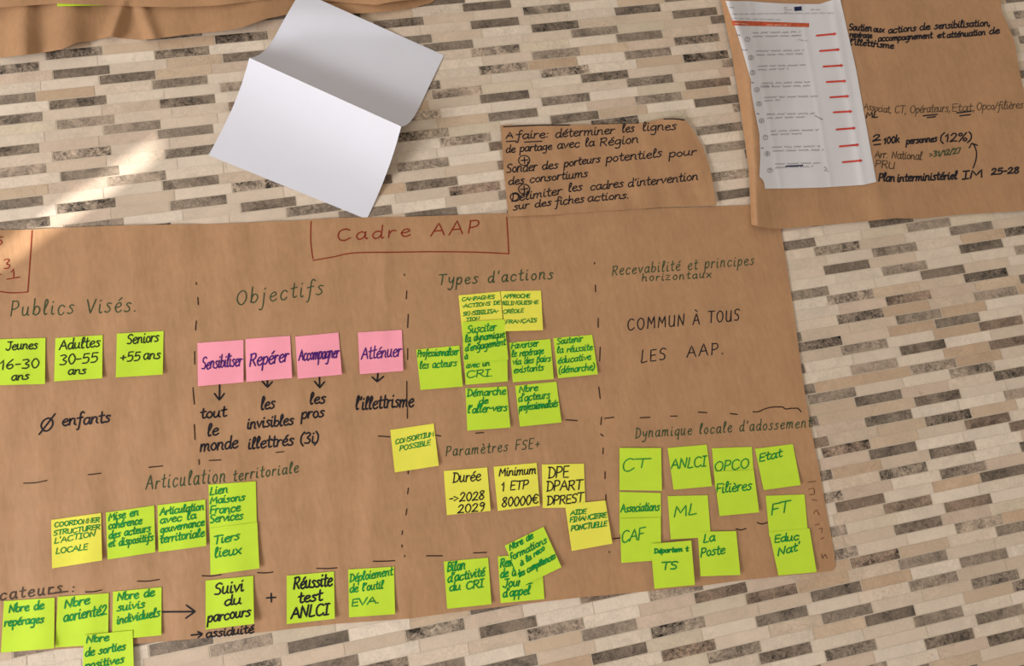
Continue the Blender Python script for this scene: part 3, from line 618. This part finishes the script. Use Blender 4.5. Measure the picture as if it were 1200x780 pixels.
# ------------------------------------------------------------------ torn brown slip
def z_slip(x, y):
    e = max(0.0, min(1.0, (x - 800) / 38)) 
    return 0.0046 + 0.0009 * math.sin(x / 17 + y / 29) + 0.0006 * math.sin(x / 6.0 - y / 13) + 0.0035 * e * e + 0.0025 * max(0, (160 - y) / 15) ** 2 * bump1(x, 800, 30)
fs = sub((580, 130), 4.444)
P = lambda *l: [fs(l[i], l[i + 1]) for i in range(0, len(l), 2)]
slip_G = coons(P(30, 72, 250, 76, 470, 72, 740, 66, 880, 38, 990, 45), P(990, 45, 1030, 95, 1085, 190, 1118, 290, 1138, 390, 1155, 490),
               P(70, 550, 300, 540, 560, 520, 870, 502, 1155, 490), P(30, 72, 45, 300, 70, 550), 80, 40)
SLIP = sheet('kraft_paper_slip', slip_G, z_slip, KRAFT)
tag(SLIP, 'small torn slip of brown kraft paper beginning "A faire", with a rounded right end', 'paper slip', 'brown kraft paper sheets')
writing('handwriting', 'black', SLIP, z_slip, (580, 130), 4.444,
        [('A', 58, 142, 92, 138, 36), ('faire:', 108, 145, 280, 137, 46), ('déterminer', 312, 138, 620, 118, 48), ('les', 660, 112, 724, 106, 46), ('lignes', 766, 104, 942, 96, 48),
         ('de partage', 55, 217, 295, 200, 42), ('avec la', 322, 196, 516, 181, 46), ('Région', 545, 182, 746, 164, 48), ('Sonder', 58, 322, 216, 309, 54), ('des', 243, 305, 327, 297, 46),
         ('porteurs', 358, 291, 547, 265, 44), ('potentiels', 577, 267, 867, 238, 48), ('pour', 905, 241, 1046, 227, 44), ('des consortiums', 68, 385, 481, 342, 44),
         ('Délimiter', 84, 472, 346, 432, 46), ('les', 380, 421, 452, 413, 46), ('cadres', 494, 413, 667, 395, 46), ("d'intervention", 690, 397, 1056, 358, 48),
         ('sur des', 95, 516, 292, 490, 42), ('fiches', 312, 492, 462, 474, 46), ('actions.', 480, 471, 697, 454, 44)], 1.35,
        [[(60, 159), (110, 156)], [(155, 162), (245, 157)], [(135, 258), (172, 254)], [(152, 240), (155, 273)], [(134, 408), (172, 404)], [(151, 390), (154, 423)], [(45, 82), (220, 74), (390, 73)], [(880, 41), (940, 41), (985, 47)]], 0.12, 0.84)
for a, b, r in ((152, 257, 29), (152, 407, 29), (105, 448, 25)):
    p = Pen(z_slip); q = fs(a, b); p.circle(q[0], q[1], r / 4.444, 1.2, r * 0.9 / 4.444)
    p.build('pen_circle', INK['black'], SLIP)

# ------------------------------------------------------------------ upper right brown sheet with printed page
def leftedge(y):  # photo x of the sheet's left edge at height y
    pts = [(-40, 838), (0, 844.5), (60, 857), (130, 868), (195, 877), (262, 880.5), (300, 882)]
    for (a, b), (c, d) in zip(pts, pts[1:]):
        if y <= c: return b + (d - b) * (y - a) / (c - a)
    return pts[-1][1]
def z_right(x, y):
    u = x - leftedge(y)
    wr = 7 + 11 * bump1(y, 70, 60) + 4 * bump1(y, 150, 50)       # width of the upturned left rim
    hr = 0.017 + 0.014 * bump1(y, 80, 70)
    if u < wr: z = 0.0055 + hr * math.sin(max(0, u) / wr * math.pi / 2)
    else: z = 0.0055 + hr * math.exp(-((u - wr) / 26) ** 1.3)
    z += 0.0012 * math.sin((x - 0.15 * y) / 23.0 + 0.6) + 0.0008 * math.sin(x / 11.0 + y / 70)
    z += 0.006 * bump1(x, 1045, 22) * max(0, min(1, (y - 215) / 40)) ** 2
    z += 0.003 * bump1(x - 0.16 * y, 992, 12)
    return z
right_G = coons([(838, -40), (1000, -45), (1166, -50)], [(1166, -50), (1172.5, 0), (1174, 13), (1189, 48), (1193, 73), (1199, 103), (1206, 150), (1214, 246)],
                [(880.5, 263), (890, 265.5), (905, 267.5), (915, 268), (960, 264), (1010, 259.5), (1050, 255.5), (1079, 256), (1127, 251), (1214, 246)],
                [(838, -40), (844.5, 0), (857, 60), (868, 130), (877, 195), (880.5, 263)], 180, 90)
RIGHT = sheet('kraft_paper_sheet', right_G, z_right, KRAFT)
tag(RIGHT, 'brown kraft paper sheet at the upper right, under the printed white page', 'paper sheet', 'brown kraft paper sheets')
q1, q2_ = (980, 0), (980, 120); S5 = 5.4545
writing('handwriting', 'black', RIGHT, z_right, q1, S5, [('Soutien', 80, 190, 225, 200, 52), ('aux', 236, 203, 305, 206, 46), ('actions', 330, 212, 508, 196, 48), ('de', 530, 192, 598, 188, 48), ('sensibilisation,', 626, 186, 986, 164, 52),
        ('repérage', 85, 236, 226, 243, 42), (',', 246, 262, 256, 262, 40), ('accompagnement', 266, 264, 612, 243, 44), ('et', 643, 243, 692, 239, 44), ('atténuation', 705, 242, 952, 221, 46), ('de', 975, 219, 1042, 211, 46), ("l'illettrisme", 85, 284, 366, 309, 46)], 1.6, (), 0.12, 0.78)
writing('handwriting', 'soot', RIGHT, z_right, q1, S5, [('Associat,', 176, 698, 352, 722, 42), ('CT,', 372, 722, 448, 725, 48), ('Opérateurs,', 470, 722, 728, 712, 48), ('Etat,', 738, 712, 888, 708, 48), ('Opco/filières', 895, 704, 1192, 690, 46)], 0.9)
writing('handwriting', 'black', RIGHT, z_right, q1, S5, [('ML', 188, 752, 264, 749, 36)], 1.5, [[(555, 740), (645, 731)], [(580, 752), (634, 745)], [(770, 721), (862, 711)], [(790, 740), (857, 732)]])
writing('handwriting', 'black', RIGHT, z_right, q2_, S5, [('2', 228, 248, 282, 240, 46), ('100k', 300, 266, 402, 254, 48), ('personnes', 446, 266, 642, 248, 46), ('(12%)', 660, 254, 866, 244, 62)], 1.7, [[(240, 271), (284, 266)]], 0.12, 0.85)
writing('handwriting', 'soot', RIGHT, z_right, q2_, S5, [('Arr. National', 246, 352, 546, 366, 46), ('PRU', 248, 410, 372, 424, 44)], 1.1)
writing('handwriting', 'dkgreen', RIGHT, z_right, q2_, S5, [('>31/12/27', 595, 350, 792, 324, 34)], 1.4)
writing('handwriting', 'black', RIGHT, z_right, q2_, S5, [('Plan', 270, 500, 372, 504, 56), ('interministériel', 388, 506, 770, 488, 52), ('IM', 806, 490, 936, 476, 56), ('25-28', 988, 462, 1168, 450, 44)], 1.9, (), 0.12, 0.88)
p = Pen(z_right); f = sub(q2_, S5)
p.line([f(875, 418), f(892, 370), f(897, 320), f(882, 275), f(868, 262)], 1.5); p.line([f(850, 290), f(866, 260), f(902, 274)], 1.5, False); p.build('arrow', INK['black'], RIGHT)

def z_doc(x, y):
    u = x - leftedge(y)
    z = z_right(x, y) + 0.0016
    z += 0.0010 * math.sin((x - 0.2 * y) / 7.5) * bump1(y, 0, 30) + 0.0018 * bump1(x, 1012 - (216 - y) * 0.17, 5)
    z += 0.003 * max(0, (20 - y) / 20) ** 2 * bump1(x, 985, 14)
    z += 0.0007 * bump1(x - 0.17 * y, 878, 3) + 0.0008 * bump1(x - 0.17 * y, 937, 3) - 0.0005 * bump1(x - 0.17 * y, 907, 8)
    return z
doc_G = coons([(850, 1), (860, 1.2), (878, 1.3), (888, 2.2), (907, 3.5), (935, 4.7), (960, 4.7), (974, 0.5), (983.5, -6)], [(983.5, -6), (1003, 80), (1015, 146), (1027, 213)],
              [(890, 207), (893.5, 210), (895.5, 214), (896.5, 221), (930, 220.5), (965, 219.5), (1012, 216.5), (1027, 213)],
              [(850, 1), (862, 33), (869.5, 57), (876, 80), (880, 93), (880.5, 107), (884, 127), (890, 157), (891, 183), (890, 207)], 90, 90)
DOC = sheet('printed_page', doc_G, z_doc, DOCWHITE)
tag(DOC, 'white printed page with nine red marker strokes, lying on brown paper', 'printed page')
def printed(x0, y0, x1, y1, h=2.1, wd=0.72, ink='print'):
    p = Pen(z_doc, 0.0006); p.rng.seed(int(x0 * 31 + y0 * 17)); p.scribble(x0, y0, x1, y1, h, wd); p.build('printed_line', INK[ink], DOC)
rows = [(876, 46), (880, 67.5), (882, 85), (887, 105), (889.5, 121.5), (892.5, 141.5), (897, 161), (899, 180), (902.5, 199.5)]
for i, (x, y) in enumerate(rows):
    printed(x + 6, y - 7.5, x + (62 if i not in (4,) else 70), y - 8.8)
    printed(x + 6.5, y - 3.2, x + [66, 62, 42, 62, 24, 50, 44, 66, 50][i], y - 4.6)
printed(935, 46.5, 946, 48, 1.4, 0.5); printed(891, 101, 906, 100.5)
printed(857, 16.5, 978, 15.2, 1.5, 0.5); printed(857, 21.5, 915, 23.2, 1.5, 0.5)
for x, y, x1, h in ((918.5, 9, 922, 1.2), (919, 11.5, 928, 1.2), (919.5, 14.5, 923, 1.2), (950, 11.2, 963, 1.4), (855, 8.7, 860, 1.0)): printed(x, y, x1, y, h, 0.6)
for x, y, x1 in ((863, 41, 869), (868, 58, 875.5), (880.5, 96.5, 883), (887, 133, 889.5), (892, 173, 894.5)): printed(x, y, x1, y + 0.6, 1.1, 0.9, 'circle')
for i, (x, y) in enumerate(rows):
    p = Pen(z_doc, 0.0006)
    p.circle(x, y, 2.9, 0.5, 2.6); p.text(str(i + 1), x - 0.9, y + 1.4, x + 0.9, y + 1.3, 2.8, 0.5, 0)
    p.build('circled_number', INK['circle'], DOC)
for l, wd in (([(955, 135.3), (958, 137), (964, 140)], 0.9), ([(966, 195), (969, 198), (966, 199.5), (971, 201)], 0.6)):
    p = Pen(z_doc, 0.0006); p.line(l, wd); p.build('pencil_mark', INK['print'], DOC)
for a in [(957, 41.7, 979, 39.6), (961, 59.7, 983, 58), (965, 78, 987, 76.6), (968.7, 96, 990.5, 94.9), (973, 114, 994, 112.6), (977, 131.5, 997.5, 130.4), (980.3, 151.7, 1001.5, 150), (984, 171.5, 1005.5, 169.6), (987.5, 190, 1009.5, 188)]:
    p = Pen(z_doc, 0.0007)
    p.line([a[:2], a[2:]], 2.2, False); p.line([(a[2] - 1.8, a[3] - 1.3), (a[2] + 0.6, a[3]), (a[2] - 1.4, a[3] + 1.6)], 1.0, False)
    p.build('red_arrow', INK['arrow'], DOC)
p = Pen(z_doc, 0.0006)
p.poly([(857.3, 24), (948.3, 27.2), (948, 31.7), (858.8, 29.7)], 24); p.build('header_bar', INK['bar'], DOC)
p = Pen(z_doc, 0.0010)
p.scribble(861, 27.2, 876, 28.3, 1.4, 0.6); p.scribble(899, 29, 926, 29.4, 1.4, 0.6); p.build('header_text', INK['cream'], DOC)
p = Pen(z_doc, 0.0006)
p.poly([(930.6, 8), (939.4, 7.4), (939.8, 12.4), (931.2, 13)], 6); p.build('flag_emblem', INK['navy'], DOC)
p = Pen(z_doc, 0.0006)
p.poly([(920.6, 193.9), (941, 193), (941, 194.7), (920.8, 195.5)], 6); p.build('struck_out_line', INK['navy'], DOC)

# ------------------------------------------------------------------ upper left brown sheets, edges buckled
def wv(x): return 0.5 + 0.5 * math.sin(x)
def z_low(x, y):
    e = max(0.0, min(1.0, (y + 40) / 95))
    b = 0.016 * bump1(x, 28, 16) + 0.015 * bump1(x, 78, 24) + 0.013 * bump1(x + (y - 30) * 0.35, 135, 8) + 0.009 * bump1(x - (y - 25) * 0.4, 172, 9) + 0.008 * bump1(x, 205, 26) + 0.016 * bump1(x, 300, 45) + 0.006 * bump1(x, 250, 25)
    b += 0.010 * bump1(x, 440, 40) + 0.006 * bump1(x, 395, 20)
    return 0.0015 + 1.45 * b * (0.35 + 0.65 * e) * (1 - 0.8 * bump1(x, 385, 50))
low_G = coons([(-70, -60), (200, -70), (522, -85)], [(522, -85), (512, -2)],
              [(-70, 72), (0, 67.5), (37, 63.3), (55, 60.8), (73, 57.5), (88, 50.5), (98, 48.5), (108, 47.5), (120, 45), (130, 42.5), (145, 45), (167, 46.5), (185, 45), (222, 40), (255, 36.8), (277, 34), (288, 30.5), (313, 21.7), (338, 16.7), (365, 16), (417, 15.8), (440, 14.5), (463, 12.5), (485, 9), (505, 3.5), (512, -2)],
              [(-70, -60), (-70, 72)], 200, 40)
LOW = sheet('kraft_paper_sheet', low_G, z_low, KRAFT)
tag(LOW, 'buckled brown kraft paper sheet at the upper left, lower of the two overlapping sheets', 'paper sheet', 'brown kraft paper sheets')
def z_up(x, y):
    return max(z_low(x, y) + 0.0025, (0.017 + 0.004 * math.sin(x / 33.0) + 0.003 * math.sin(x / 14.0 + 1)) * (1 - 0.7 * bump1(x, 385, 50)))
up_G = coons([(-70, -60), (200, -70), (522, -85)], [(522, -85), (505, -4)],
             [(-70, 11), (0, 8.7), (30, 6.7), (67, 4), (95, 5), (120, 5.8), (160, 7.6), (200, 8.3), (213, 8.3), (255, 6.3), (288, 2.5), (307, 0), (335, -3), (362, -1), (385, 1.5), (415, 4), (441, 5.6), (463, 1.7), (485, -1), (505, -4)],
             [(-70, -60), (-70, 11)], 160, 24)
UP = sheet('kraft_paper_sheet', up_G, z_up, KRAFT)
tag(UP, 'brown kraft paper sheet cut by the photo\'s top left edge, upper of two overlapping sheets', 'paper sheet', 'brown kraft paper sheets')
def z_edge(x, y): return z_up(x, y) - 0.0032
V = []; F = []
eG = coons([(64, -44), (119, -46)], [(119, -46), (121, 6.3)], [(67, 7.2), (121, 6.3)], [(64, -44), (67, 7.2)], 12, 12)
EDGE = sheet('sticky_note', eG, z_edge, LIME, None, 0.00015)
tag(EDGE, 'lime sticky note edge peeking out under the top left brown sheet', 'sticky note', NOTEGROUP)

# ------------------------------------------------------------------ white sheet folded once, fold standing up
def white_sheet():
    A, B, Cc, Dd = un(244.5, 182), un(430, 257), un(520.3, 65), un(352.5, -10)   # lower left, lower right, upper right, upper left
    tl, tr, hl, hr = 0.49, 0.445, 0.048, 0.069
    ns, n1, n2 = 40, 40, 44
    V, F = [], []
    G = []
    for j in range(n1 + n2 + 1):
        row = []
        for i in range(ns + 1):
            u = i / ns; tm = tl + (tr - tl) * u; hm = hl + (hr - hl) * u
            if j <= n1:                         # lower half: ramps up to the fold
                s = j / n1; t = tm * s; z = 0.0008 + hm * (0.12 * s + 0.88 * s ** 3.0)
            else:                               # upper half: drops behind the fold, then lies out flat
                s = (j - n1) / n2; s2 = s ** 1.7; t = tm + (1 - tm) * s2
                z = 0.0008 + hm * (1 - min(1, s2 / 0.5)) ** 2.6 + 0.0025 * math.sin(math.pi * min(1, max(0, (s2 - 0.3) / 0.7)))
            L, Rr = A.lerp(Dd, t), B.lerp(Cc, t)
            P_ = L.lerp(Rr, u); P_.z = z; row.append(P_)
        G.append(row)
    for row in G:
        for P_ in row:                          # the far end rests on the brown sheets' edges
            x, y = px((P_.x, P_.y, 0)); e = max(0.0, min(1.0, (48 - y) / 40)); e = e * e * (3 - 2 * e)
            V.append(un(x, y, 0.0145 * e) + Vector((0, 0, P_.z)) if e else P_)
    w_ = ns + 1
    V = [V[j * w_ + i] for j in range(n1 + n2, -1, -1) for i in range(w_)]      # rows from the far end down
    o = shell('folded_paper', V, ns, n1 + n2, WHITE, None, 0.00025)
    k = n2
    for e in o.data.edges:
        a, b = e.vertices
        if a < len(V) and b < len(V) and a // w_ == k and b // w_ == k: e.use_edge_sharp = True
    tag(o, 'large blank white sheet with a raised fold across its middle, lying on the bare floor', 'paper')
white_sheet()
